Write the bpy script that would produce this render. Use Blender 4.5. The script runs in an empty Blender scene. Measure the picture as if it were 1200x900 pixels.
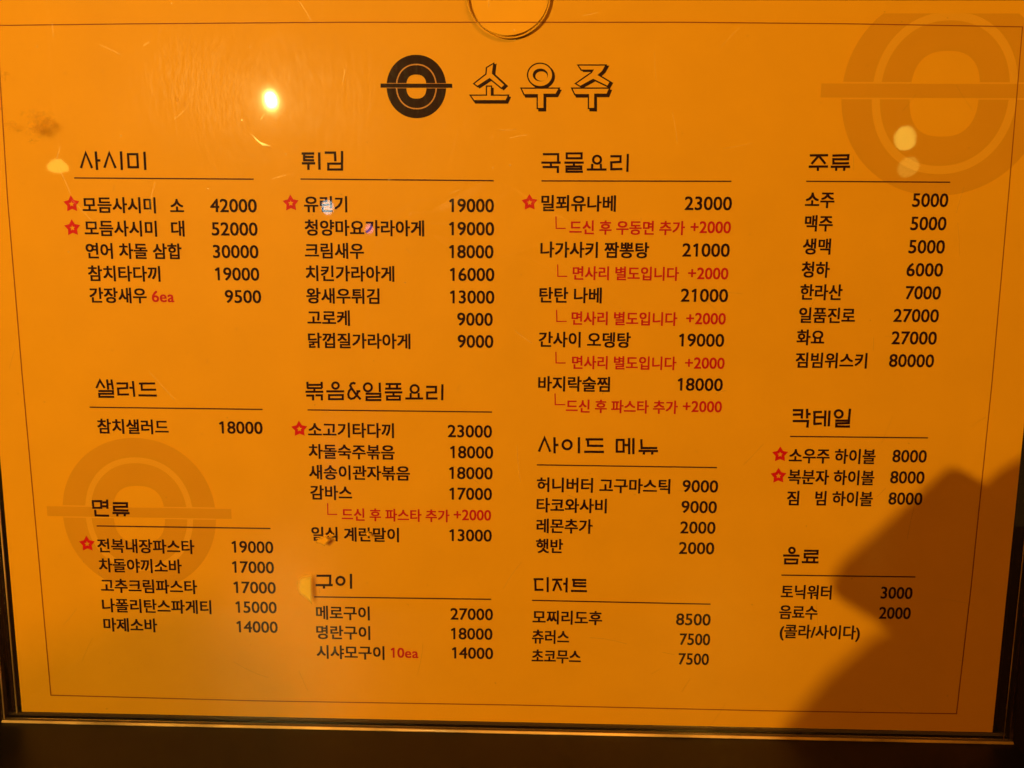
import bpy, bmesh, math, random
from mathutils import Vector, Matrix
random.seed(7)
S = bpy.context.scene
COL = S.collection

# ------------------------------------------------------------------ camera
# World: x right, z up, the menu stands in the plane y = 0 and faces -y.
# Menu space (x, up, out) -> world (x, -out, up)
def W(x, up, out):
    return Vector((x, -out, up))
CAM = (0.00832195, 0.12958454, 0.21876708)
cd = bpy.data.cameras.new("camera")
cam = bpy.data.objects.new("camera", cd); COL.objects.link(cam)
R_right = W(0.99969095, 0.00842625, -0.02338802)
R_down = W(0.01159431, -0.9902503, 0.13881609)
R_fwd = W(-0.02199029, -0.13904436, -0.99004197)
m = Matrix((R_right, -R_down, -R_fwd)).transposed().to_4x4()
m.translation = W(*CAM)
cam.matrix_world = m
cd.sensor_fit = 'HORIZONTAL'; cd.sensor_width = 36.0
cd.lens = 36.0 * 900 / 1200
cd.clip_start = 0.005; cd.clip_end = 50
S.camera = cam

# ------------------------------------------------------------------ world, exposure
wd = bpy.data.worlds.new("World"); S.world = wd; wd.use_nodes = True
wd.node_tree.nodes["Background"].inputs[0].default_value = (1.0, 0.42, 0.08, 1)
wd.node_tree.nodes["Background"].inputs[1].default_value = 0.015
S.view_settings.view_transform = 'Standard'
S.view_settings.look = 'None'
S.view_settings.exposure = 0.0
S.view_settings.gamma = 1.0
S.cycles.use_denoising = True
S.cycles.use_adaptive_sampling = True
S.cycles.adaptive_threshold = 0.02
S.cycles.transparent_max_bounces = 24
S.cycles.max_bounces = 10
S.cycles.sample_clamp_indirect = 4.0
S.cycles.caustics_reflective = False
S.cycles.caustics_refractive = False

# ------------------------------------------------------------------ image pixels to sheet
# inverse of the sheet -> photo mapping: turns a pixel position of the image
# into sheet coordinates (metres, origin bottom centre of the printed frame)
HM = Matrix(((3.77591185e+03, -3.24764257e+02, 5.83537242e+02),
             (4.16066328e+00, -4.06242169e+03, 8.25104493e+02),
             (-9.33859722e-02, -5.92177077e-01, 1.0)))
HI = HM.inverted()
def sh(x, y):
    p = HI @ Vector((x, y, 1.0))
    return Vector((p.x / p.z, p.y / p.z))
def scale_at(x, y):            # metres per image pixel, horizontally / vertically
    return ((sh(x + 5, y) - sh(x - 5, y)).length / 10, (sh(x, y + 5) - sh(x, y - 5)).length / 10)

# ------------------------------------------------------------------ materials
def mat(name):
    m = bpy.data.materials.new(name); m.use_nodes = True
    n = m.node_tree.nodes; l = m.node_tree.links
    return m, n, l, n["Principled BSDF"]
def simple(name, col, rough=0.5, spec=0.3, noise=0.0, nscale=200.0):
    m, n, l, b = mat(name)
    b.inputs["Base Color"].default_value = (*col, 1)
    b.inputs["Roughness"].default_value = rough
    b.inputs["Specular IOR Level"].default_value = spec
    if noise:
        tc = n.new("ShaderNodeTexCoord"); nz = n.new("ShaderNodeTexNoise")
        nz.inputs["Scale"].default_value = nscale; nz.inputs["Detail"].default_value = 6
        l.new(tc.outputs["Object"], nz.inputs["Vector"])
        mp = n.new("ShaderNodeMapRange")
        mp.inputs[1].default_value = 0.3; mp.inputs[2].default_value = 0.7
        mp.inputs[3].default_value = 1 - noise; mp.inputs[4].default_value = 1 + noise
        l.new(nz.outputs["Fac"], mp.inputs[0])
        mx = n.new("ShaderNodeVectorMath"); mx.operation = 'SCALE'
        mx.inputs[0].default_value = col
        l.new(mp.outputs[0], mx.inputs["Scale"])
        l.new(mx.outputs[0], b.inputs["Base Color"])
    return m
PAPER_C = (0.82, 0.335, 0.002)
M_paper = simple("orange_paper", PAPER_C, 0.6, 0.2, 0.025, 60)
_n = M_paper.node_tree.nodes; _l = M_paper.node_tree.links
_tc = _n.new("ShaderNodeTexCoord"); _nz = _n.new("ShaderNodeTexNoise"); _nz.inputs["Scale"].default_value = 16; _nz.inputs["Detail"].default_value = 4
_l.new(_tc.outputs["Object"], _nz.inputs["Vector"])
_bp = _n.new("ShaderNodeBump"); _bp.inputs["Strength"].default_value = 0.35; _bp.inputs["Distance"].default_value = 0.004
_l.new(_nz.outputs["Fac"], _bp.inputs["Height"]); _l.new(_bp.outputs[0], _n["Principled BSDF"].inputs["Normal"])
M_ink = simple("black_ink", (0.022, 0.0015, 0.005), 0.6, 0.12, 0.15, 900)
M_brown = simple("brown_black_ink", (0.024, 0.003, 0.002), 0.6, 0.12, 0.2, 700)
M_red = simple("red_ink", (0.52, 0.001, 0.009), 0.55, 0.2, 0.12, 900)
M_star = simple("star_red_ink", (0.62, 0.002, 0.008), 0.55, 0.2, 0.12, 900)
M_line = simple("thin_brown_line_ink", (0.30, 0.060, 0.004), 0.6, 0.2, 0.1, 500)
M_rule = simple("dark_rule_ink", (0.075, 0.010, 0.006), 0.6, 0.2, 0.1, 500)
M_wm = simple("tan_watermark_ink", (0.685, 0.268, 0.002), 0.6, 0.2, 0.02, 80)
M_wmlite = simple("pale_watermark_ink", (0.80, 0.338, 0.012), 0.6, 0.2, 0.02, 80)

def acrylic(name, tint=(1, 1, 1), rough=0.022, haze=0.016, scratch=True):
    """clear sheet: Fresnel-weighted gloss over straight transmission, with a film of grease and fine scratches"""
    m = bpy.data.materials.new(name); m.use_nodes = True
    n = m.node_tree.nodes; l = m.node_tree.links; n.clear()
    out = n.new("ShaderNodeOutputMaterial")
    tr = n.new("ShaderNodeBsdfTransparent"); tr.inputs[0].default_value = (*tint, 1)
    g1 = n.new("ShaderNodeBsdfGlossy"); g1.inputs["Roughness"].default_value = rough
    g2 = n.new("ShaderNodeBsdfGlossy"); g2.inputs["Roughness"].default_value = 0.19
    geo = n.new("ShaderNodeNewGeometry")
    ior = n.new("ShaderNodeMapRange"); ior.inputs[3].default_value = 1.43; ior.inputs[4].default_value = 1 / 1.43
    l.new(geo.outputs["Backfacing"], ior.inputs[0])
    fr = n.new("ShaderNodeFresnel"); l.new(ior.outputs[0], fr.inputs["IOR"])
    tc = n.new("ShaderNodeTexCoord")
    n1 = n.new("ShaderNodeTexNoise"); n1.inputs["Scale"].default_value = 22; n1.inputs["Detail"].default_value = 7
    n1.inputs["Roughness"].default_value = 0.65
    l.new(tc.outputs["Object"], n1.inputs["Vector"])
    mp = n.new("ShaderNodeMapRange"); mp.inputs[1].default_value = 0.35; mp.inputs[2].default_value = 0.7
    mp.inputs[3].default_value = haze * 0.25; mp.inputs[4].default_value = haze * 2.2
    l.new(n1.outputs["Fac"], mp.inputs[0])
    mg = n.new("ShaderNodeMixShader"); l.new(mp.outputs[0], mg.inputs[0])
    l.new(g1.outputs[0], mg.inputs[1]); l.new(g2.outputs[0], mg.inputs[2])
    # a faint waviness of the moulded sheet
    n2 = n.new("ShaderNodeTexNoise"); n2.inputs["Scale"].default_value = 30; n2.inputs["Detail"].default_value = 2
    l.new(tc.outputs["Object"], n2.inputs["Vector"])
    bp = n.new("ShaderNodeBump"); bp.inputs["Strength"].default_value = 0.08; bp.inputs["Distance"].default_value = 0.0012
    l.new(n2.outputs["Fac"], bp.inputs["Height"])
    l.new(bp.outputs[0], g1.inputs["Normal"])
    # micro scratches in the haze lobe
    n3 = n.new("ShaderNodeTexNoise"); n3.inputs["Scale"].default_value = 900; n3.inputs["Detail"].default_value = 3
    mpp = n.new("ShaderNodeMapping"); mpp.inputs["Scale"].default_value = (1.0, 1.0, 0.22)     # wiping marks run upright
    l.new(tc.outputs["Object"], mpp.inputs["Vector"]); l.new(mpp.outputs[0], n3.inputs["Vector"])
    b3 = n.new("ShaderNodeBump"); b3.inputs["Strength"].default_value = 0.30; b3.inputs["Distance"].default_value = 0.0006
    l.new(n3.outputs["Fac"], b3.inputs["Height"]); l.new(b3.outputs[0], g2.inputs["Normal"])
    mx = n.new("ShaderNodeMixShader"); l.new(fr.outputs[0], mx.inputs[0])
    l.new(tr.outputs[0], mx.inputs[1]); l.new(mg.outputs[0], mx.inputs[2])
    l.new(mx.outputs[0], out.inputs[0])
    return m
M_acr = acrylic("clear_acrylic", (1.0, 0.995, 0.985))
def film(name, col, cover, nscale, lo, hi, sheen=0.0):
    """thin patchy film on the acrylic: residue, scratches and one painted reflection"""
    m = bpy.data.materials.new(name); m.use_nodes = True
    n = m.node_tree.nodes; l = m.node_tree.links; n.clear()
    out = n.new("ShaderNodeOutputMaterial"); tr = n.new("ShaderNodeBsdfTransparent"); df = n.new("ShaderNodeBsdfGlossy" if sheen else "ShaderNodeBsdfDiffuse")
    if sheen: df.inputs["Roughness"].default_value = sheen
    df.inputs[0].default_value = (*col, 1)
    tc = n.new("ShaderNodeTexCoord"); nz = n.new("ShaderNodeTexNoise"); nz.inputs["Scale"].default_value = nscale
    nz.inputs["Detail"].default_value = 6; l.new(tc.outputs["Object"], nz.inputs["Vector"])
    # film thins out towards its rim
    at = n.new("ShaderNodeAttribute"); at.attribute_name = "thickness"
    mp = n.new("ShaderNodeMapRange"); mp.inputs[1].default_value = lo; mp.inputs[2].default_value = hi
    mp.inputs[3].default_value = 0; mp.inputs[4].default_value = cover
    l.new(nz.outputs["Fac"], mp.inputs[0])
    mu = n.new("ShaderNodeMath"); mu.operation = 'MULTIPLY'; l.new(mp.outputs[0], mu.inputs[0]); l.new(at.outputs["Fac"], mu.inputs[1])
    mx = n.new("ShaderNodeMixShader"); l.new(mu.outputs[0], mx.inputs[0])
    l.new(tr.outputs[0], mx.inputs[1]); l.new(df.outputs[0], mx.inputs[2]); l.new(mx.outputs[0], out.inputs[0])
    return m
M_grime = film("brown_grease_film", (0.36, 0.11, 0.01), 0.42, 260, 0.48, 0.66)
M_sauce = film("dried_sauce", (0.86, 0.36, 0.02), 1.0, 420, 0.30, 0.46)
M_reflpatch = film("pale_painted_reflection", (0.98, 0.60, 0.10), 0.75, 90, 0.05, 0.45)  # pale orange colour stands in for a warm reflection on the acrylic
M_scratch = film("scratch_white", (1.0, 0.85, 0.6), 0.13, 300, 0.2, 0.5, 0.42)
M_edge, _n, _l, _b = mat("acrylic_cut_edge")
_b.inputs["Base Color"].default_value = (0.42, 0.20, 0.07, 1); _b.inputs["Roughness"].default_value = 0.14
_b.inputs["IOR"].default_value = 1.49; _b.inputs["Transmission Weight"].default_value = 0.7
M_rim = simple("amber_painted_edge_glow", (0.90, 0.48, 0.17), 0.25, 0.6, 0.6, 45)  # amber colour paints the light glowing in the clear edges
M_table = simple("dark_lacquered_wood", (0.028, 0.009, 0.004), 0.22, 0.4, 0.35, 14)
M_base = simple("black_acrylic_base", (0.012, 0.005, 0.002), 0.36, 0.24, 0.3, 40)
M_phone = simple("black_phone_shell", (0.02, 0.02, 0.022), 0.35, 0.5)
M_glass = simple("black_phone_glass", (0.01, 0.01, 0.011), 0.06, 0.5)
M_skin = simple("skin", (0.50, 0.27, 0.17), 0.5, 0.35, 0.08, 60)
M_cloth = simple("dark_sleeve_cloth", (0.018, 0.017, 0.02), 0.9, 0.1, 0.3, 400)
M_socket = simple("black_lamp_socket", (0.02, 0.018, 0.016), 0.4, 0.4)
M_brass = simple("brass_cap", (0.55, 0.36, 0.12), 0.3, 0.5)
def glow(name, col, strength):
    m = bpy.data.materials.new(name); m.use_nodes = True
    n = m.node_tree.nodes; l = m.node_tree.links; n.clear()
    o = n.new("ShaderNodeOutputMaterial"); e = n.new("ShaderNodeEmission")
    e.inputs[0].default_value = (*col, 1); e.inputs[1].default_value = strength
    l.new(e.outputs[0], o.inputs[0])
    return m

# ------------------------------------------------------------------ object helpers
def tag(o, label, cat, group=None, kind=None):
    o["label"] = label; o["category"] = cat
    if group: o["group"] = group
    if kind: o["kind"] = kind
    return o
def thing(name, label, cat, loc=(0, 0, 0), group=None):
    o = bpy.data.objects.new(name, None); COL.objects.link(o); o.location = loc
    return tag(o, label, cat, group)
class Geo:
    """collects vertices and faces (world or sheet space) with a material index per face"""
    def __init__(s): s.v = []; s.f = []; s.mi = []
    def face(s, pts, mi=0):
        b = len(s.v); s.v += [tuple(p) for p in pts]; s.f.append(tuple(range(b, b + len(pts)))); s.mi.append(mi)
    def mesh(s, verts, faces, mi=0):
        b = len(s.v); s.v += [tuple(p) for p in verts]
        for f in faces: s.f.append(tuple(i + b for i in f)); s.mi.append(mi)
    def box(s, lo, hi, mi=0):
        (a, b_, c), (d, e, f) = lo, hi
        vs = [(a,b_,c),(d,b_,c),(d,e,c),(a,e,c),(a,b_,f),(d,b_,f),(d,e,f),(a,e,f)]
        s.mesh(vs, [(0,3,2,1),(4,5,6,7),(0,1,5,4),(1,2,6,5),(2,3,7,6),(3,0,4,7)], mi)
    def build(s, name, mats, parent=None, smooth=False, merge=0):
        me = bpy.data.meshes.new(name); me.from_pydata(s.v, [], s.f)
        for m_ in (mats if isinstance(mats, (list, tuple)) else [mats]): me.materials.append(m_)
        for p, i in zip(me.polygons, s.mi): p.material_index = i; p.use_smooth = smooth
        if merge:
            b = bmesh.new(); b.from_mesh(me); bmesh.ops.remove_doubles(b, verts=b.verts, dist=merge)
            bmesh.ops.recalc_face_normals(b, faces=b.faces); b.to_mesh(me); b.free()
        me.update()
        o = bpy.data.objects.new(name, me); COL.objects.link(o)
        if parent: o.parent = parent
        return o
INK = 0.00003                      # ink lies this far in front of the paper face
class Print(Geo):
    """flat print on the sheet: polygons given in sheet coordinates, each a hair in front of the last"""
    def __init__(s, base=INK): super().__init__(); s.h = base
    def poly(s, pts, mi=0, step=1.5e-6):
        s.h += step
        p = [W(q[0], q[1], s.h) for q in pts]
        n = (p[1] - p[0]).cross(p[2] - p[0])
        a = Vector((0, 0, 0))
        for i in range(len(p)): a += p[i].cross(p[(i + 1) % len(p)])
        if a.y > 0: p.reverse()
        s.face(p, mi)
    def ribbon(s, pts, w, closed=False, mi=0):
        """mitred stroke; pts in image pixels, w in image pixels"""
        P = [Vector(p) for p in pts]; n = len(P); L = []; Rr = []
        for i in range(n):
            if closed: a, b = P[i - 1], P[(i + 1) % n]
            else: a = P[i - 1] if i else None; b = P[i + 1] if i < n - 1 else None
            d1 = (P[i] - a).normalized() if a is not None else None
            d2 = (b - P[i]).normalized() if b is not None else None
            if d1 is None: d1 = d2
            if d2 is None: d2 = d1
            n1 = Vector((-d1.y, d1.x)); n2 = Vector((-d2.y, d2.x))
            mm = (n1 + n2)
            if mm.length < 1e-6: mm = n1
            mm.normalize(); k = min(1 / max(mm.dot(n1), 0.35), 2.0)
            L.append(P[i] + mm * (w / 2 * k)); Rr.append(P[i] - mm * (w / 2 * k))
        s.h += 1.5e-6
        for i in range(n if closed else n - 1):
            j = (i + 1) % n
            q = [sh(*L[i]), sh(*L[j]), sh(*Rr[j]), sh(*Rr[i])]
            p = [W(c.x, c.y, s.h) for c in q]
            if (p[1] - p[0]).cross(p[2] - p[0]).y > 0: p.reverse()
            s.face(p, mi)
    def text(s, txt, xl, xr, yc, em, weight, mi=0):
        """type set between two edges given in image pixels, on a horizontal line of the sheet; em = metres per font unit"""
        vs, fs = glyphs(txt, weight)
        x0 = min(v[0] for v in vs); x1 = max(v[0] for v in vs)
        y0 = min(v[1] for v in vs); y1 = max(v[1] for v in vs)
        xm = (xl + xr) / 2; c = sh(xm, yc)
        a = sh(xl, yc).x; b = sh(xr, yc).x
        yy = sh(xl, yc).y
        kx = (b - a - 2 * weight * em) / (x1 - x0); a += weight * em
        h0 = s.h
        for q in ([(0, 0)] if not weight else [(1, 1), (-1, 1), (-1, -1), (1, -1)]):      # ink spread makes the strokes heavier
            h0 += 1.2e-6
            s.mesh([W(a + (v[0] - x0) * kx + q[0] * weight * em, yy + (v[1] - (y0 + y1) / 2) * em + q[1] * weight * em * 0.8, h0) for v in vs], fs, mi)
_cache = {}
ONE = [(0.225, 0), (0.315, 0), (0.315, 0.682), (0.245, 0.682), (0.085, 0.575), (0.125, 0.505), (0.225, 0.570)]
def _raw(items):
    """outline meshes of the built-in typeface: all strings set as the lines of one text, then taken apart"""
    items = [k for k in dict.fromkeys(items) if k not in _cache]
    if not items: return
    c = bpy.data.curves.new("type", "FONT"); c.body = "\n".join(k[0] for k in items); c.size = 1.0
    c.resolution_u = 3; c.space_line = 3.0
    o = bpy.data.objects.new("type", c); COL.objects.link(o)
    dg = bpy.context.evaluated_depsgraph_get(); dg.update()
    me = bpy.data.meshes.new_from_object(o.evaluated_get(dg))
    part = [([], [], {}) for _ in items]
    co = [v.co.copy() for v in me.vertices]
    row = [round((0.33 - p.y) / 3.0) for p in co]
    for p in me.polygons:
        r = row[p.vertices[0]]; vs, fs, ix = part[r]
        f = []
        for v in p.vertices:
            if v not in ix: ix[v] = len(vs); vs.append((co[v].x, co[v].y + 3.0 * r))
            f.append(ix[v])
        fs.append(tuple(f))
    for k, (vs, fs, ix) in zip(items, part): _cache[k] = (vs, fs)
    bpy.data.meshes.remove(me); bpy.data.objects.remove(o); bpy.data.curves.remove(c)
def glyphs(txt, weight):
    if not any(ch in "0123456789" for ch in txt):
        _raw([(txt, 0)]); return _cache[(txt, 0)]
    _raw([(ch, 0) for ch in txt if ch != "1"])      # figures sit on a common pitch; the 1 has a flag and no foot
    vs, fs, x = [], [], 0.0
    for ch in txt:
        if ch == "1":
            cx = sum(p[0] for p in ONE) / len(ONE)
            g = (ONE, [(0, 1, 2, 3, 6), (3, 4, 5, 6)]); adv = 0.5
        else:
            g = _cache[(ch, 0)]; xs = [v[0] for v in g[0]]
            adv = 0.5 if ch.isdigit() else max(xs) + 0.06
        b = len(vs)
        vs += [(v[0] + x, v[1]) for v in g[0]]; fs += [tuple(i + b for i in f) for f in g[1]]
        x += adv
    return vs, fs
def font_h(txt, weight):
    weight = 0
    vs, _ = glyphs(txt, weight); ys = [v[1] for v in vs]
    return max(ys) - min(ys)

def lathe(g, prof, c, mi=0, n=24, ax=None):
    """profile (radius, height) turned about an axis through c"""
    A = (Vector(ax) if ax else Vector((0, 0, 1))).normalized()
    U = A.orthogonal().normalized(); V = A.cross(U)
    vs = []; fs = []
    for r, h in prof:
        for i in range(n):
            a = 2 * math.pi * i / n
            vs.append(Vector(c) + A * h + (U * math.cos(a) + V * math.sin(a)) * r)
    for k in range(len(prof) - 1):
        for i in range(n):
            j = (i + 1) % n
            fs.append((k * n + i, k * n + j, (k + 1) * n + j, (k + 1) * n + i))
    g.mesh(vs, fs, mi)

# ------------------------------------------------------------------ table
Z_TABLE = -0.0113
g = Geo(); g.box((-0.60, -0.75, Z_TABLE - 0.03), (0.60, 0.22, Z_TABLE))
table = g.build("table", M_table)
tag(table, "dark reddish brown lacquered table under the acrylic menu stand", "table", kind="structure")
bv = table.modifiers.new("edge", "BEVEL"); bv.width = 0.004; bv.segments = 3

# ------------------------------------------------------------------ acrylic stand
stand = thing("menu_stand", "clear acrylic menu stand with a rounded thumb notch at its top edge, over the menu", "menu stand", W(0, Z_TABLE, 0))
SHIFT = -stand.location
Z_BASE = -0.0077
XL, XR, TOP = -0.1531, 0.1545, 0.2065
def panel(name, d0, d1, notch, bend):
    """sheet of acrylic between out-distances d0 < d1; its foot may bend forward into the base plate"""
    g = Geo(); zb = Z_TABLE + 0.0075 if bend else Z_BASE + 0.0001
    out = [(XL, zb), (XR, zb), (XR, TOP)]
    if notch:
        cx, cz, r = 0.0016, 0.2045, 0.0110
        arc = [(cx + r, TOP)] + [(cx + r * math.cos(a), cz + r * math.sin(a)) for a in [-math.pi * i / 40 for i in range(41)]] + [(cx - r, TOP)]
        out += arc
    out.append((XL, TOP))
    F = [W(x, z, d1) for x, z in out]; B = [W(x, z, d0) for x, z in out]
    g.face(F); g.face(B[::-1])
    n = len(out)
    for i in range(n):
        j = (i + 1) % n
        if bend and i == 0: continue
        g.face([F[i], B[i], B[j], F[j]], 1)
    if bend:
        t = d1 - d0; ri = 0.0025; ro = ri + t          # inner radius on the viewer's side
        cz = zb; cd_ = d1 + ri
        prof = []
        for k in range(13):
            a = math.pi + (math.pi / 2) * k / 12       # from pointing at the sheet to pointing down
            prof.append(((cd_ + ri * math.cos(a), cz + ri * math.sin(a)), (cd_ + ro * math.cos(a), cz + ro * math.sin(a))))
        prof.append(((0.080, cz - ri), (0.080, cz - ro)))
        for (p, q), (p2, q2) in zip(prof[:-1], prof[1:]):
            g.face([W(XL, p[1], p[0]), W(XL, p2[1], p2[0]), W(XR, p2[1], p2[0]), W(XR, p[1], p[0])])
            g.face([W(XL, q[1], q[0]), W(XR, q[1], q[0]), W(XR, q2[1], q2[0]), W(XL, q2[1], q2[0])])
            g.face([W(XL, p[1], p[0]), W(XL, q[1], q[0]), W(XL, q2[1], q2[0]), W(XL, p2[1], p2[0])], 1)
            g.face([W(XR, p[1], p[0]), W(XR, p2[1], p2[0]), W(XR, q2[1], q2[0]), W(XR, q[1], q[0])], 1)
        p, q = prof[-1]
        g.face([W(XL, p[1], p[0]), W(XL, q[1], q[0]), W(XR, q[1], q[0]), W(XR, p[1], p[0])], 1)
    g.v = [tuple(Vector(v) + SHIFT) for v in g.v]
    return g.build(name, [M_acr, M_edge], stand, merge=1e-6)
front = panel("front_panel", 0.0005, 0.0025, True, False)
back = panel("back_panel", -0.0026, -0.0006, False, False)
g = Geo(); g.box((XL - 0.0006, -0.085, Z_TABLE + 0.0001), (XR + 0.0006, 0.030, Z_BASE))
g.v = [tuple(Vector(v) + SHIFT) for v in g.v]
base = g.build("base", M_base, stand, merge=1e-6)
b = base.modifiers.new("edge", "BEVEL"); b.width = 0.0006; b.segments = 3
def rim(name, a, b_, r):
    """added amber rod that paints the glow along an edge of the sheet"""
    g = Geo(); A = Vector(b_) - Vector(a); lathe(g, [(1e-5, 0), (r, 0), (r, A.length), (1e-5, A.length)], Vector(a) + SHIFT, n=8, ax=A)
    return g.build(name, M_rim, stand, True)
rim("painted_edge_glow", W(XL + 0.0008, Z_BASE + 0.0004, 0.0030), W(XR - 0.0004, Z_BASE + 0.0004, 0.0030), 0.00046)
rim("painted_edge_glow", W(XL + 0.0012, Z_BASE + 0.001, 0.00262), W(XL + 0.0012, TOP - 0.001, 0.00262), 0.00020)
rim("painted_edge_glow", W(XL + 0.0030, Z_BASE + 0.001, -0.00064), W(XL + 0.0030, TOP - 0.001, -0.00064), 0.00025)
rim("painted_edge_glow", W(XR - 0.0030, Z_BASE + 0.001, 0.00262), W(XR - 0.0030, TOP - 0.001, 0.00262), 0.00012)
for o in (front, back):
    b = o.modifiers.new("polished edge", "BEVEL"); b.width = 0.00035; b.segments = 2; b.limit_method = 'ANGLE'; b.angle_limit = math.radians(50)

# ---- marks of use on the front of the acrylic, and one painted reflection
def mark(name, pts, mtl, label=None):
    """irregular patch: a fan whose rim has no thickness; pts in image pixels"""
    P = [sh(*p) for p in pts]; n = len(P); c = sum(P, Vector((0, 0))) / n
    rings_ = [[c], [c + (p - c) * 0.55 for p in P], P]
    vs = [W(q.x, q.y, 0.00253) + SHIFT for r in rings_ for q in r]
    fs = [(0, 1 + i, 1 + (i + 1) % n) for i in range(n)] + [(1 + i, 1 + n + i, 1 + n + (i + 1) % n, 1 + (i + 1) % n) for i in range(n)]
    me = bpy.data.meshes.new(name); me.from_pydata([tuple(v) for v in vs], [], fs); me.materials.append(mtl)
    a = me.attributes.new("thickness", 'FLOAT', 'POINT')
    for i in range(len(vs)): a.data[i].value = 1.0 if i <= n else 0.0
    o = bpy.data.objects.new(name, me); COL.objects.link(o); o.parent = stand
    if label: o["label"] = label
    return o
def blob(cx, cy, rx, ry, n=22, j=0.25):
    return [(cx + rx * (1 + random.uniform(-j, j)) * math.cos(2 * math.pi * i / n), cy + ry * (1 + random.uniform(-j, j)) * math.sin(2 * math.pi * i / n)) for i in range(n)]
mark("grease_mark", blob(46, 146, 30, 22), M_grime, "brown grease mark near the left edge")
mark("grease_mark", blob(11, 91, 12, 7), M_grime)
mark("grease_mark", blob(6, 122, 5, 12), M_grime)
mark("grease_mark", blob(38, 168, 14, 4), M_grime)
mark("sauce_speck", blob(381, 630, 9, 5.5), M_sauce, "orange dried sauce over the rolled egg dish")
mark("sauce_speck", blob(390, 624, 4, 3), M_sauce)
mark("sauce_speck", blob(434, 622, 3.5, 3.5), M_sauce)
mark("painted_reflection", [(369, 668), (360, 668.5), (353, 672), (350.5, 680), (351, 688), (354, 693), (360, 697), (366, 702), (369, 706), (369.4, 695), (369.2, 682)], M_reflpatch, "pale painted reflection with a straight edge beside the grilled dishes")
mark("scratch", [(296, 157), (303, 164), (312, 171.5), (322, 173.5), (312, 173.6), (303, 166.5)], M_scratch)
mark("scratch", blob(287, 142.5, 1.6, 1.4, 8), M_scratch)
def hair(P_, x, y, ln, a, w):
    c_, s_ = math.cos(a), math.sin(a); bend = random.uniform(-.15, .15) * ln
    pts = [(x + c_ * ln * t - s_ * bend * t * t, y + s_ * ln * t + c_ * bend * t * t) for t in (0, .33, .66, 1)]
    P_.ribbon(pts, w)
P = Print(0.00252)
for _ in range(70):
    hair(P, random.uniform(20, 1150), random.uniform(10, 820), random.uniform(6, 45), random.uniform(0, 6.28), random.uniform(0.35, 0.7))
for _ in range(90):
    hair(P, random.uniform(10, 1170), random.uniform(5, 830), random.uniform(0.8, 2.2), random.uniform(0, 6.28), random.uniform(0.7, 1.6))
P.v = [tuple(Vector(v) + SHIFT) for v in P.v]
M_hair = film("hairline_scratch", (1.0, 0.85, 0.6), 0.13, 300, 0.0, 0.01, 0.5)
hs = P.build("fine_scratches", M_hair, stand); hs["kind"] = "stuff"
at = hs.data.attributes.new("thickness", 'FLOAT', 'POINT')
for d_ in at.data: d_.value = 1.0
mark("scratch", [(414, 58), (420, 59.5), (426, 62), (419, 61.2)], M_grime)
mark("scratch", blob(212, 119, 4, 3.5, 10), M_grime)

# ------------------------------------------------------------------ menu sheet
g = Geo()
x0, x1, z0, z1 = -0.1481, 0.1497, -0.0058, 0.2031
g.box((x0, 0.0, z0), (x1, 0.00022, z1))
menu = g.build("menu_sheet", M_paper)
tag(menu, "landscape orange paper menu printed in Korean with black dishes, prices and red stars", "menu")

def rings(P, c, R, part, mi, n=72, a0=0.0):
    """annulus between two superellipses (rx, ry, power), clipped at the top where the print ends"""
    (rx1, ry1, p1), (rx2, ry2, p2) = R
    top = part
    def pt(rx, ry, p, a):
        ca, sa = math.cos(a), math.sin(a)
        q = (abs(ca) ** p + abs(sa) ** p) ** (-1 / p)
        x, y = c[0] + rx * q * ca, c[1] + ry * q * sa
        return (x, min(y, top))
    P.h += 2e-6
    for i in range(n):
        a, b = 2 * math.pi * i / n, 2 * math.pi * (i + 1) / n
        q = [pt(rx1, ry1, p1, a), pt(rx1, ry1, p1, b), pt(rx2, ry2, p2, b), pt(rx2, ry2, p2, a)]
        if abs(q[0][1] - top) < 1e-9 and all(abs(k[1] - top) < 1e-9 for k in q): continue
        P.face([W(x, y, P.h) for x, y in q], mi)
def emblem(name, c, R, ry_k, mats, top=1.0, xmax=1.0, label=None, fine=0.022):
    """thick round O with a fine inner ring, cut by a horizontal bar; mats = dark, fine ring, paper"""
    P = Print()
    ry = R * ry_k[0]
    rr, rry = R * 0.665, R * ry_k[1]
    hh, hhy = R * 0.335, R * ry_k[2]
    w = R * fine
    rings(P, c, ((R, ry, 2.05), (rr + w, rry + w, 2.15)), top, 0)
    rings(P, c, ((rr + w, rry + w, 2.15), (rr - w, rry - w, 2.15)), top, 1)
    rings(P, c, ((rr - w, rry - w, 2.15), (hh, hhy, 2.6)), top, 0)
    bw, bh, hw = R * 1.205, R * 0.066, R * 0.016
    P.h += 4e-6
    by = c[1] + R * 0.03
    def rect(xa, xb, ya, yb, mi):
        P.poly([(xa, ya), (min(xb, xmax), ya), (min(xb, xmax), yb), (xa, yb)], mi)
    for s_ in (-1, 1):
        yy = by + s_ * (bh + hw / 2)
        for xa, xb in ((c[0] - R * 0.995, c[0] - hh * 0.98), (c[0] + hh * 0.98, c[0] + R * 0.995)):
            rect(xa, xb, yy - hw / 2, yy + hw / 2, 1)
    rect(c[0] - bw, c[0] + bw, by - bh, by + bh, 0)
    o = P.build(name, mats, menu)
    if label: o["label"] = label
    return o
sx, sy = scale_at(487.5, 100)
c = sh(487.6, 101.5)
emblem("logo", c, 34.9 * sx, (37.2 / 34.9 * sy / sx, 25.9 / 34.9 * sy / sx, 14.0 / 34.9 * sy / sx), [M_brown, simple("logo_ring_ink", (0.55, 0.2, 0.03)), M_paper])
sx, sy = scale_at(1106, 108)
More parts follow.
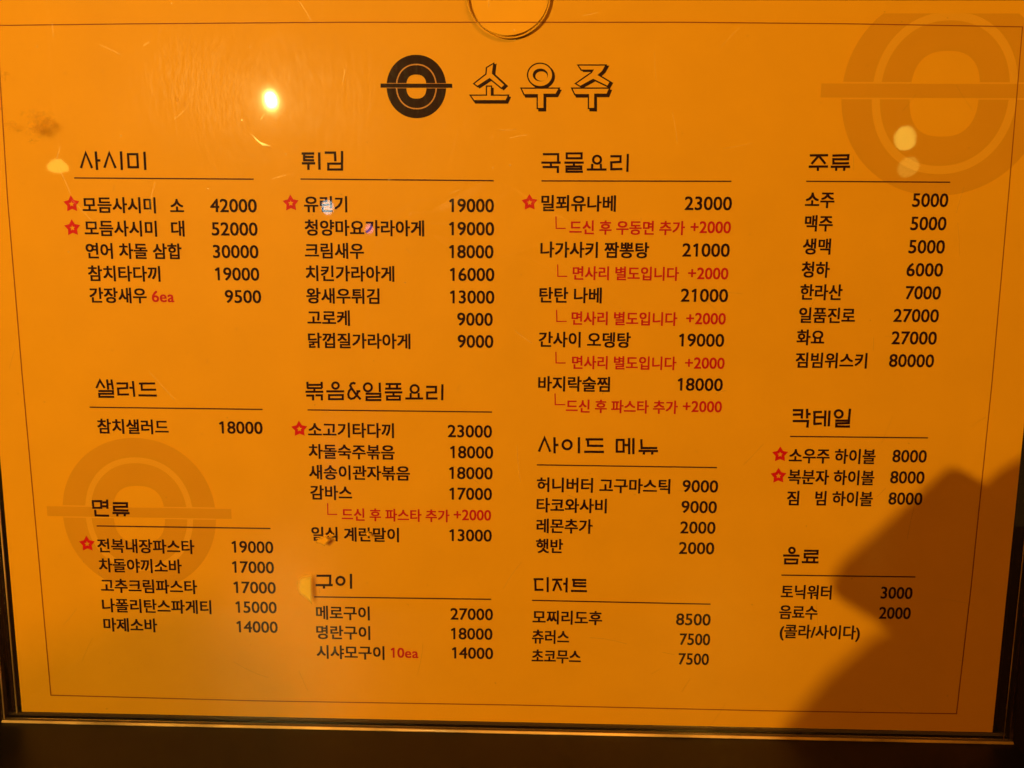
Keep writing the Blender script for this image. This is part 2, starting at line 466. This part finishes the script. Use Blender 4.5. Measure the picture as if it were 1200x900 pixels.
emblem("watermark", sh(1106.5, 110.5), 121 * sx, (121 / 121 * sy / sx, 90 / 121 * sy / sx, 50 / 121 * sy / sx), [M_wm, M_wmlite, M_paper],
       top=sh(1106, 16).y, xmax=0.1490, label="large tan emblem print in the upper right corner", fine=0.040)
sx, sy = scale_at(163, 604)
emblem("watermark", sh(163, 603), 89.5 * sx, (88.5 / 89.5 * sy / sx, 63 / 89.5 * sy / sx, 33.5 / 89.5 * sy / sx), [M_wm, M_wmlite, M_paper],
       label="tan emblem print behind the noodle dishes", fine=0.038)

# thin frame line printed round the sheet
P = Print(INK + 3e-5)
P.ribbon([(-3.6, 29.6), (150, 27.8), (400, 26.0), (800, 26.2), (1000, 28.2), (1197.6, 31.8), (1190, 125), (1181.8, 225), (1162, 450), (1137.6, 690), (1120.8, 836.5),
          (900, 833), (610, 826.2), (300, 821), (59.8, 814.3), (46.6, 667), (25.8, 438), (8.6, 232), (1, 110)], 1.25, True)
P.build("border_line", M_line, menu)

# ---- brand name: three block letters with a thick drop edge
brand = bpy.data.objects.new("brand_name", None); COL.objects.link(brand); brand.parent = menu
def bz(p): return (440 + p[0] / 4.138, 55 + p[1] / 4.138)
LET = [
    [[(537, 100), (572, 79), (566, 128), (627, 184), (609, 201), (552, 154), (493, 192), (475, 178), (534, 132)],
     [(537, 190), (561, 190), (561, 234), (644, 234), (632, 261), (476, 261), (458, 234), (537, 234)]],
    [None,
     [(704, 200), (890, 200), (874, 230), (816, 230), (816, 299), (783, 299), (783, 232), (719, 232)]],
    [[(980, 88), (1117, 88), (1100, 118), (1080, 136), (1137, 170), (1124, 192), (1054, 158), (992, 192), (968, 178), (1046, 124), (1052, 113), (996, 113)],
     [(950, 200), (1134, 200), (1122, 230), (1062, 230), (1062, 299), (1031, 299), (1031, 232), (965, 232)]],
]
def circ(cx, cy, rx, ry, n=36):
    return [(cx + rx * math.cos(2 * math.pi * i / n), cy + ry * math.sin(2 * math.pi * i / n)) for i in range(n)]
for li, polys in enumerate(LET):
    P = Print()
    def shadow(pts, dx, dy):
        for k in range(1, 9):
            P.poly([sh(*bz((x + dx * k / 8, y + dy * k / 8))) for x, y in pts], 0, 1e-6)
        for k in (8,):
            P.ribbon([bz((x + dx, y + dy)) for x, y in pts], 1.5, True)
    def face(pts):
        P.poly([sh(*bz(p)) for p in pts], 1, 2e-6)
    def outline(pts):
        P.ribbon([bz(p) for p in pts], 1.6, True)
    if polys[0] is None:
        o = circ(797, 136, 61, 57); shadow(o, 8, 8); face(o); outline(o)
        P.poly([sh(*bz(p)) for p in circ(798, 136, 37, 31)], 0, 2e-6)
        P.poly([sh(*bz(p)) for p in circ(803, 142, 29, 23)], 1, 2e-6)
    else:
        shadow(polys[0], 11, 6); face(polys[0]); outline(polys[0])
    shadow(polys[1], 8, 11); face(polys[1]); outline(polys[1])
    P.build("letter", [M_brown, M_paper], brand)

# ---- headings, drawn as square-ended strokes: (origin, units per image pixel, stroke, [polylines], [closed boxes], [rings])
HEAD = {
 "sashimi": ((85, 170), 10, 29, [[(97,268),(152,88),(228,268)],[(270,72),(287,290)],[(283,178),(325,178)],[(372,265),(428,90),(503,268)],[(565,72),(577,290)],[(840,75),(852,290)]],
   [[(648,105),(756,105),(765,258),(657,258)]], [], (86.7,208.3,297,209.8)),
 "fried dishes": ((345, 170), 10, 29, [[(82,98),(230,98)],[(112,98),(112,178)],[(112,138),(225,138)],[(100,176),(230,178)],[(85,213),(242,213)],[(162,213),(162,290)],[(288,85),(292,288)],[(352,88),(473,88),(478,190)],[(556,68),(556,205)]],
   [[(395,217),(555,217),(555,286),(395,286)]], [], (352,209.7,578.3,211.7)),
 "soups": ((625, 170), 10, 27, [[(108,107),(287,107),(287,192)],[(90,206),(318,206)],[(200,206),(204,246)],[(105,258),(284,258),(284,328)],[(360,206),(588,206)],[(472,206),(472,250)],[(372,251),(558,251),(558,281),(386,281),(386,313),(578,313)],[(688,220),(684,285)],[(786,220),(790,285)],[(622,287),(855,287)],[(898,132),(1018,132),(1018,198),(910,203),(910,284),(1040,281)],[(1104,103),(1098,315)]],
   [[(388,98),(562,98),(562,155),(388,155)]], [(743,172,46,46)], (634.3,212,856.7,212.6)),
 "liquor": ((930, 170), 10, 28, [[(185,123),(400,121)],[(288,130),(205,224)],[(298,136),(368,222)],[(172,255),(400,253)],[(280,255),(280,305)],[(450,125),(637,121),(633,168),(462,168),(462,217),(645,215)],[(430,257),(658,255)],[(495,257),(494,304)],[(591,257),(586,304)]],
   [], [], (944.3,212.6,1113,213.8)),
 "salad": ((95, 435), 10, 25, [[(178,196),(220,105),(276,196)],[(303,93),(318,214)],[(355,93),(373,214)],[(312,150),(360,150)],[(203,230),(372,230),(374,262),(212,262),(216,298),(388,298)],[(415,140),(538,140),(540,195),(432,200),(438,271),(562,270)],[(565,192),(612,192)],[(606,112),(624,298)],[(678,142),(868,141)],[(708,142),(713,215),(880,214)],[(672,280),(888,283)]],
   [], [], (105,476.9,307.7,479.6)),
 "stir-fried and special dishes": ((350, 437), 6.667, 17.5, [[(67,68),(70,120)],[(178,68),(181,118)],[(67,93),(180,92)],[(66,118),(182,118)],[(122,118),(122,145)],[(52,146),(192,146)],[(58,176),(112,176),(112,214)],[(130,174),(180,174),(181,214)],[(215,143),(355,143)],[(632,75),(634,150)],[(522,162),(637,162),(637,186),(530,187),(530,211),(646,211)],[(678,86),(800,86)],[(710,86),(710,120)],[(768,86),(768,120)],[(675,122),(802,122)],[(672,151),(810,151)],[(740,151),(740,176)],[(875,155),(874,196)],[(936,155),(937,196)],[(832,199),(972,199)],[(995,108),(1072,108),(1072,151),(1003,153),(1003,199),(1085,199)],[(1122,88),(1120,213)],
     [(443,84),(428,77),(410,82),(402,98),(412,118),(448,168),(484,206)],[(412,120),(394,140),(386,165),(392,190),(408,202),(432,196),(452,176),(464,142)],[(450,142),(482,142)]],
   [[(237,172),(344,172),(344,204),(237,204)],[(690,181),(790,181),(790,208),(690,208)]], [(287,98,25,24),(540,112,31,31),(905,125,31,30)], (360.3,480.2,576.5,482.8)),
 "noodles": ((95, 577), 10, 27, [[(305,80),(310,190)],[(250,115),(305,115)],[(250,160),(305,160)],[(165,200),(172,267),(330,271)],[(372,124),(537,124),(538,165),(385,165),(388,207),(556,210)],[(368,239),(570,241)],[(427,240),(425,278)],[(513,240),(511,278)]],
   [[(138,100),(235,100),(237,178),(145,178)]], [], (113.2,616,317,619.1)),
 "grilled dishes": ((360, 665), 10, 27, [[(108,95),(270,95),(268,200)],[(98,205),(300,205)],[(197,205),(197,246)],[(512,72),(513,248)]],
   [], [(390,155,46,46)], (368.3,699.2,575.6,702.2)),
 "side dishes": ((620, 505), 7.5, 21, [[(85,181),(135,60),(185,183)],[(222,55),(223,197)],[(223,123),(257,123)],[(437,55),(437,197)],[(495,74),(650,74)],[(515,74),(518,130),(652,131)],[(482,183),(657,184)],[(840,124),(878,124)],[(878,62),(878,205)],[(916,62),(915,205)],[(985,72),(988,150),(1125,151)],[(960,175),(1132,177)],[(1010,176),(1006,208)],[(1081,176),(1081,208)]],
   [[(770,78),(829,78),(830,182),(769,182)]], [(333,121,39,39)], (629,544.7,840,548)),
 "desserts": ((615, 668), 10, 26, [[(102,106),(218,107)],[(122,106),(125,231),(218,230)],[(267,82),(267,258)],[(320,112),(440,112)],[(380,118),(332,246)],[(382,140),(430,242)],[(448,160),(488,160)],[(491,88),(487,262)],[(552,113),(720,117)],[(575,113),(573,190)],[(575,151),(718,152)],[(565,187),(718,190)],[(540,243),(728,247)]],
   [], [], (623.3,703.4,832.5,708)),
 "cocktails": ((910, 472), 10, 28, [[(188,88),(298,88),(292,186)],[(188,140),(298,138)],[(356,70),(356,186)],[(356,133),(398,133)],[(186,215),(365,215),(358,292)],[(425,110),(530,108)],[(443,110),(440,250)],[(443,170),(565,170)],[(428,250),(528,243)],[(570,90),(563,278)],[(619,92),(608,277)],[(858,70),(844,210)],[(684,210),(846,211),(843,240),(697,243),(697,278),(858,279)]],
   [], [(725,132,45,43)], (925.6,511.5,1087.2,513.3)),
 "soft drinks": ((905, 635), 10, 26, [[(125,160),(318,163)],[(370,104),(530,106),(528,140),(378,141),(378,182),(537,186)],[(409,186),(403,238)],[(489,188),(486,238)],[(343,238),(540,241)]],
   [[(150,205),(292,208),(287,253),(148,252)]], [(228,100,32,31)], (915.5,674,1072.5,676.2)),
}
# ---- dishes: (text, left, right, middle, kind) kinds: k hangul, d digits, rk red hangul, rd red digits, L red corner mark, s star
DISH = {
 "sashimi": [("s",83.7,238.3),("모듬사시미",96.3,182.3,239.9,"k"),("소",199,215.3,240.6,"k"),("42000",246,300.7,240.6,"d"),
   ("s",84.7,266.3),("모듬사시미",98.7,183.7,267.2,"k"),("대",200.3,216,267.6,"k"),("52000",247.7,301.7,268,"d"),
   ("연어 차돌 삼합",100.3,212.7,293.5,"k"),("30000",249.3,302.7,294.5,"d"),("참치타다끼",103,187.7,320,"k"),("19000",251.7,303.7,320.8,"d"),
   ("간장새우",104.7,171.7,345.6,"k"),("6ea",177.7,204,347.1,"rd"),("9500",263.3,306,347.2,"d")],
 "salad": [("참치샐러드",114,197.5,499.1,"k"),("18000",256.7,307.7,500.6,"d")],
 "noodles": [("s",102.1,636.5),("전복내장파스타",114,227.8,638.9,"k"),("19000",271.3,320.3,640.5,"d"),("차돌야끼소바",115.8,213,661.9,"k"),("17000",271.8,321.1,664.1,"d"),
   ("고추크림파스타",118.1,231,685.8,"k"),("17000",273.6,323.2,687.9,"d"),("나폴리탄스파게티",119.6,247.6,709,"k"),("15000",275.9,324.3,711,"d"),("마제소바",121.3,184.3,731.5,"k"),("14000",277.1,325.5,734,"d")],
 "fried dishes": [("s",340.5,237.5),("유린기",356,406.7,239,"k"),("19000",525.9,578.7,240.6,"d"),("청양마요가라아게",356.8,496.8,266.6,"k"),("19000",525.9,578.9,267.8,"d"),
   ("크림새우",357,426.4,293.5,"k"),("18000",525.9,578.1,294.7,"d"),("치킨가라아게",358,461.9,320,"k"),("16000",526.9,579.2,321.4,"d"),("왕새우튀김",358.7,444.5,346.3,"k"),("13000",527,579.2,347.8,"d"),
   ("고로케",360,409.9,372.2,"k"),("9000",535.5,577.3,373.9,"d"),("닭껍질가라아게",360.8,480.8,398.7,"k"),("9000",536,578,399.8,"d")],
 "stir-fried and special dishes": [("s",350.7,502),("소고기타다끼",360.8,461.6,503.3,"k"),("23000",524.5,576.5,505,"d"),("차돌숙주볶음",361.6,462.4,528.7,"k"),("18000",527.2,577.9,529.6,"d"),
   ("새송이관자볶음",362,480.3,553,"k"),("18000",526,577.3,554,"d"),("감바스",363.5,412.5,576.8,"k"),("17000",526.4,576.5,578.3,"d"),
   ("L",383.9,589.5,395.2,602.6),("드신 후 파스타 추가",400.3,526.7,602.6,"rk"),("+2000",531.5,575.5,603.2,"rd"),("일식 계란말이",364.8,467.5,625.3,"k"),("13000",526.4,576.3,626.9,"d")],
 "grilled dishes": [("메로구이",370.3,433.3,717.6,"k"),("27000",527.8,577.8,719.2,"d"),("명란구이",370.6,433.9,740.5,"k"),("18000",528.3,577.2,742.2,"d"),
   ("시샤모구이",371,450.6,763.6,"k"),("10ea",457.8,490.3,764.6,"rd"),("14000",529.4,578,764.8,"d")],
 "soups": [("s",620.3,236.8),("밀푀유나베",634,721.5,238,"k"),("23000",802,857.5,238.3,"d"),
   ("L",651.2,253.6,662.6,267.7),("드신 후 우동면 추가",667,802.5,266.4,"rk"),("+2000",808.8,856.3,266.3,"rd"),
   ("나가사키 짬뽕탕",633,760.5,292.4,"k"),("21000",799.3,855,293,"d"),("L",653.2,310,664.6,323.8),("면사리 별도입니다",670.8,795.5,320,"rk"),("+2000",806,853.3,320.4,"rd"),
   ("탄탄 나베",631.8,705,345.6,"k"),("21000",797.5,853,346,"d"),("L",652,363,663.8,376.6),("면사리 별도입니다",669.5,793.5,372.8,"rk"),("+2000",803.8,850.3,373.3,"rd"),
   ("간사이 오뎅탕",631,739,397.6,"k"),("19000",795.3,848.5,398.5,"d"),("L",651.2,412.2,662.7,425.3),("면사리 별도입니다",670,792.5,424.6,"rk"),("+2000",802.5,849,425.4,"rd"),
   ("바지락술찜",630.4,714.7,449.5,"k"),("18000",793.7,846.9,450.4,"d"),("L",650.2,461,662.2,474.2),("드신 후 파스타 추가",663,794.2,475.7,"rk"),("+2000",799.8,845.8,476.3,"rd")],
 "side dishes": [("허니버터 고구마스틱",628.9,785.5,567.8,"k"),("9000",799.6,841.5,569.6,"d"),("타코와사비",628.6,711,591.8,"k"),("9000",798.3,840,593.9,"d"),
   ("레몬추가",628.6,694.3,616,"k"),("2000",797,838.4,618,"d"),("햇반",628,659.8,639.5,"k"),("2000",795.5,837,642.1,"d")],
 "desserts": [("모찌리도후",623.9,705.6,722.9,"k"),("8500",792.2,832.8,725.6,"d"),("츄러스",623.3,667,745.8,"k"),("7500",796.4,832.2,748.9,"d"),("초코무스",623,680.8,768.8,"k"),("7500",795,830.8,772,"d")],
 "liquor": [("소주",943.2,977.6,234.8,"k"),("5000",1068.8,1111,234.7,"d"),("맥주",942.7,975.7,261.8,"k"),("5000",1066.7,1108.8,262,"d"),("생맥",940.5,973.3,288.9,"k"),("5000",1064.5,1107,289.2,"d"),
   ("청하",939,972,316,"k"),("6000",1062,1104.8,316.2,"d"),("한라산",937.3,987,342.4,"k"),("7000",1060.8,1102.4,343.1,"d"),("일품진로",936,1002,369.3,"k"),("27000",1046.7,1100,369.8,"d"),
   ("화요",933.3,965.9,395.4,"k"),("27000",1044.5,1097.6,396,"d"),("짐빔위스키",932,1016,422.1,"k"),("80000",1041.6,1094.4,422.6,"d")],
 "cocktails": [("s",913.9,532.1),("소우주 하이볼",924.3,1026,534,"k"),("8000",1045.6,1085.9,534.5,"d"),("s",912,557.2),("복분자 하이볼",923.2,1024.5,558.8,"k"),("8000",1043,1083.2,559.3,"d"),
   ("짐",921.9,936.3,583.6,"k"),("빔 하이볼",955,1022.7,583.9,"k"),("8000",1041,1080.8,584.2,"d")],
 "soft drinks": [("토닉워터",915,974.5,693.4,"k"),("3000",1032,1069.3,694.6,"d"),("음료수",913,958,717.4,"k"),("2000",1030,1067.2,718.2,"d"),("(콜라/사이다)",913.6,1007.8,741,"k")],
}
SY = scale_at(200, 240)[1]
_raw([k for rows in DISH.values() for r in rows if r[0] not in "sL" for k in
      ([(c, 0) for c in r[0] if c != "1"] if any(c.isdigit() for c in r[0]) else [(r[0], 0)])])
EM_K = 18.2 * SY / font_h("모듬사시미", 0.026)
EM_D = 15.4 * SY / font_h("42000", 0.016)
EM_RK = EM_K * 0.875
EM_RD = EM_D * 0.875
WK, WD, WRK, WRD = 0.026, 0.017, 0.025, 0.019
for key, rows in DISH.items():
    body = Print(INK + 4e-5); price = Print(INK + 4e-5)
    notes = []; stars = []
    for r in rows:
        if r[0] == "s": stars.append(r[1:]); continue
        if r[0] == "L": notes.append([r]); continue
        t, a, b, y, k = r
        if k == "k": body.text(t, a, b, y, EM_K, WK)
        elif k == "d": price.text(t, a, b, y, EM_D, WD)
        else:
            if not notes or not (notes[-1][0][0] == "L" and k in ("rk", "rd") and len(notes[-1]) < 3): notes.append([])
            notes[-1].append(r)
    sec = bpy.data.objects.new("menu_section", None); COL.objects.link(sec); sec.parent = menu
    body.build("dish_list", M_ink, sec); price.build("price_column", M_ink, sec)
    sec["label"] = "printed list of " + key + " with prices"
    (ox, oy), sc, w, lines, boxes, rgs, rule = HEAD[key]
    H = Print(INK + 4e-5)
    cv = lambda p: (ox + p[0] / sc, oy + p[1] / sc)
    for ln in lines: H.ribbon([cv(p) for p in ln], w / sc)
    for bx in boxes: H.ribbon([cv(p) for p in bx], w * 0.95 / sc, True)
    for cx, cy, rx, ry in rgs: H.ribbon([cv(p) for p in circ(cx, cy, rx, ry, 28)], w / sc, True)
    H.build("heading", M_ink, sec)
    H = Print(INK + 4e-5); H.ribbon([rule[:2], rule[2:]], 1.55); H.build("rule_line", M_rule, sec)
    for nt in notes:
        N = Print(INK + 4e-5)
        for r in nt:
            if r[0] == "L": N.ribbon([(r[1], r[2]), (r[1] + 0.3, r[4]), (r[3], r[4])], 1.35)
            else: N.text(r[0], r[1], r[2], r[3], EM_RK if r[4] == "rk" else EM_RD, WRK if r[4] == "rk" else WRD)
        N.build("red_note", M_red, sec)
    for x, y in stars:
        T = Print(INK + 4e-5); k, _ = scale_at(x, y); cc = sh(x, y + 0.6); r = 9.9 * k; T.h += 1e-6
        o_, i_ = [], []
        for q in range(10):
            a = math.pi / 2 + math.pi * q / 5 + 0.03
            ro = r if q % 2 == 0 else r * 0.56
            o_.append((cc.x + ro * math.cos(a), cc.y + ro * math.sin(a)))
            ri = r * (0.33 if q % 2 == 0 else 0.165)
            i_.append((cc.x + ri * math.cos(a), cc.y + ri * math.sin(a)))
        for q in range(10):
            j = (q + 1) % 10
            T.face([W(*o_[q], T.h), W(*o_[j], T.h), W(*i_[j], T.h), W(*i_[q], T.h)])
        T.build("star", M_star, sec)

# ------------------------------------------------------------------ lamps of the dining room (seen as reflections in the acrylic)
def mirror(px, k):
    """room position whose reflection in the upright sheet shows at this point; k = how far out"""
    P = sh(*px); return (P.x + (P.x - CAM[0]) * (k - 1), P.y + (P.y - CAM[1]) * (k - 1), CAM[2] * (k - 1))
def pendant(pos, r, stretch, col, strength, label, axis=None, cord=1.2):
    p = W(*pos)
    t = thing("pendant_lamp", label, "lamp", p, "warm lamps hanging in the dining room")
    A = Vector(axis).normalized() if axis else Vector((0, 0, 1))
    g = Geo(); lathe(g, [(max(1e-5, r * math.sin(a)), -r * stretch * math.cos(a)) for a in [math.pi * i / 8 for i in range(9)]], (0, 0, 0), ax=A, n=14)
    b = g.build("bulb", glow("bulb_glow", col, strength), t, True)
    g = Geo(); h0 = r * stretch * 0.93
    lathe(g, [(1e-5, h0 + r * 2.0), (r * .55, h0 + r * 2.0), (r * .62, h0 + r * 1.6), (r * .62, h0 + .05 * r), (r * .45, h0), (1e-5, h0)], (0, 0, 0), ax=A)
    g.build("socket", M_socket, t, True)
    top = A * (h0 + r * 2.0)
    g = Geo(); lathe(g, [(0.0025, 0), (0.0025, cord)], top, n=8)
    g.build("cord", M_socket, t, True)
    return t
LAMP = mirror((318, 119), 3.8)
WARM = (1.0, 0.60, 0.20)
pendant(LAMP, 0.0022, 1.6, (1.0, 0.74, 0.20), 54500, "brightest bare bulb, whose white glare shows on the menu left of the round logo", axis=(-0.6, 0.1, 1.0))
pendant((0.46, 0.95, 1.6), 0.050, 1.0, (1.0, 0.47, 0.04), 455, "round frosted globe lamp hanging above and right of the menu")
SOFT = (1.0, 0.80, 0.10)
pendant(mirror((1060, 162), 7), 0.021, 1.25, SOFT, 6.5, "warm bulb mirrored as an oval spot on the upper right emblem")
pendant(mirror((1064, 198), 8), 0.020, 1.1, SOFT, 2.6, "dim bulb mirrored just below the oval spot on the upper right emblem")
pendant(mirror((68, 195), 7), 0.014, 0.8, SOFT, 6.0, "small dim bulb mirrored left of the sashimi heading")
pendant(mirror((384, 243), 8), 0.014, 1.2, (0.75, 1.0, 1.0), 8.0, "cool white bulb mirrored over the first fried dish")
pendant(mirror((433, 268), 9), 0.010, 1.0, (0.75, 0.3, 1.0), 5.0, "small violet bulb mirrored over the second fried dish")

# ------------------------------------------------------------------ the photographer: phone, hand and sleeve (their shadow falls on the lower right corner)
Lw = W(*LAMP)
def from_shadow(px, out):
    """point at this distance from the sheet whose shadow from the bright bulb falls at px"""
    s = sh(*px); s3 = W(s.x, s.y, 0); a = out / LAMP[2]
    return s3 + (Lw - s3) * a
pB = from_shadow((1101, 560), 0.236); pC = from_shadow((1144, 585), 0.236)
e1 = (pC - pB).normalized()
pA = None
for i in range(1, 400):
    q = from_shadow((976, 672), 0.236 + i * 0.0005)
    if (q - pB).length > 0.071: pA = q; break
e2 = (pA - pB).normalized(); ld = (Lw - pB).normalized()
e1 = (e1 - ld * (e1.dot(e2) / ld.dot(e2))).normalized()      # same shadow direction, square to the short side
e3 = e1.cross(e2)
ph = thing("smartphone", "dark smartphone held up outside the frame, its corner shading the menu's lower right", "phone", pB)
def slab(g, lo, hi, mi=0):
    b0 = len(g.v); g.box(lo, hi, mi)
    for i in range(b0, len(g.v)):
        x, y, z = g.v[i]; g.v[i] = tuple(e1 * x + e2 * y + e3 * z)
g = Geo(); slab(g, (0, 0, -0.004), (0.147, 0.071, 0.004))
o = g.build("body", M_phone, ph, merge=1e-6); b = o.modifiers.new("round", "BEVEL"); b.width = 0.0025; b.segments = 3
g = Geo(); slab(g, (0.004, 0.004, 0.00415), (0.143, 0.067, 0.0044)); g.build("screen", M_glass, ph)
g = Geo(); slab(g, (0.008, 0.008, -0.0060), (0.036, 0.036, -0.00415))
o = g.build("camera_bump", M_phone, ph, merge=1e-6); b = o.modifiers.new("round", "BEVEL"); b.width = 0.0008; b.segments = 2

def skin(name, mtl, pts, edges, rad, parent=None, root=0, sub=2):
    me = bpy.data.meshes.new(name); me.from_pydata([tuple(p) for p in pts], edges, [])
    o = bpy.data.objects.new(name, me); COL.objects.link(o)
    o.modifiers.new("skin", "SKIN").use_smooth_shade = True
    for i, r in enumerate(rad):
        me.skin_vertices[0].data[i].radius = (r, r); me.skin_vertices[0].data[i].use_root = (i == root)
    s_ = o.modifiers.new("sub", "SUBSURF"); s_.levels = sub; s_.render_levels = sub
    me.materials.append(mtl)
    if parent: o.parent = parent
    return o
c1 = pB + e1 * 0.040 + e2 * 0.030            # where the phone is gripped
wrist = from_shadow((1215, 690), 0.300); elbow = W(-0.10, 0.02, 0.52)
pts = [wrist, elbow * 0.5 + wrist * 0.5, elbow]; edges = [(0, 1), (1, 2)]; rad = [0.024, 0.034, 0.042]
palm = c1 + e3 * -0.024 + e1 * 0.02; pts.append(palm); edges.append((0, 3)); rad.append(0.026)
tops = [(1210, 590), (1244, 622), (1282, 628), (1318, 648)]       # knuckles standing above the upper edge of the phone
for k in range(4):
    base = palm + e1 * (-0.020 + k * 0.0165) - e2 * 0.016
    kn = from_shadow(tops[k], 0.243)
    tip = kn + e2 * (0.030 - 0.002 * abs(k - 1)) + e3 * 0.010
    mid = base * 0.5 + kn * 0.5 - e3 * 0.008
    i = len(pts); pts += [base, mid, kn, tip]; rad += [0.0105, 0.0095, 0.0088, 0.0074]
    edges += [(3, i), (i, i + 1), (i + 1, i + 2), (i + 2, i + 3)]
i = len(pts)                                  # thumb along the lower edge
pts += [palm + e2 * 0.026 + e1 * 0.012, pB + e1 * 0.060 + e2 * 0.080 + e3 * 0.002, pB + e1 * 0.045 + e2 * 0.072 + e3 * 0.014]
rad += [0.0125, 0.0105, 0.0085]; edges += [(3, i), (i, i + 1), (i + 1, i + 2)]
person = skin("person", M_skin, pts, edges, rad, root=0)
tag(person, "raised hand and forearm in a dark sleeve gripping the phone in front of the menu", "person")
cuff = from_shadow((1205, 742), 0.300)
sl = [cuff, (cuff + elbow) * 0.5, elbow]
skin("sleeve", M_cloth, sl, [(0, 1), (1, 2)], [0.047, 0.054, 0.060], person)
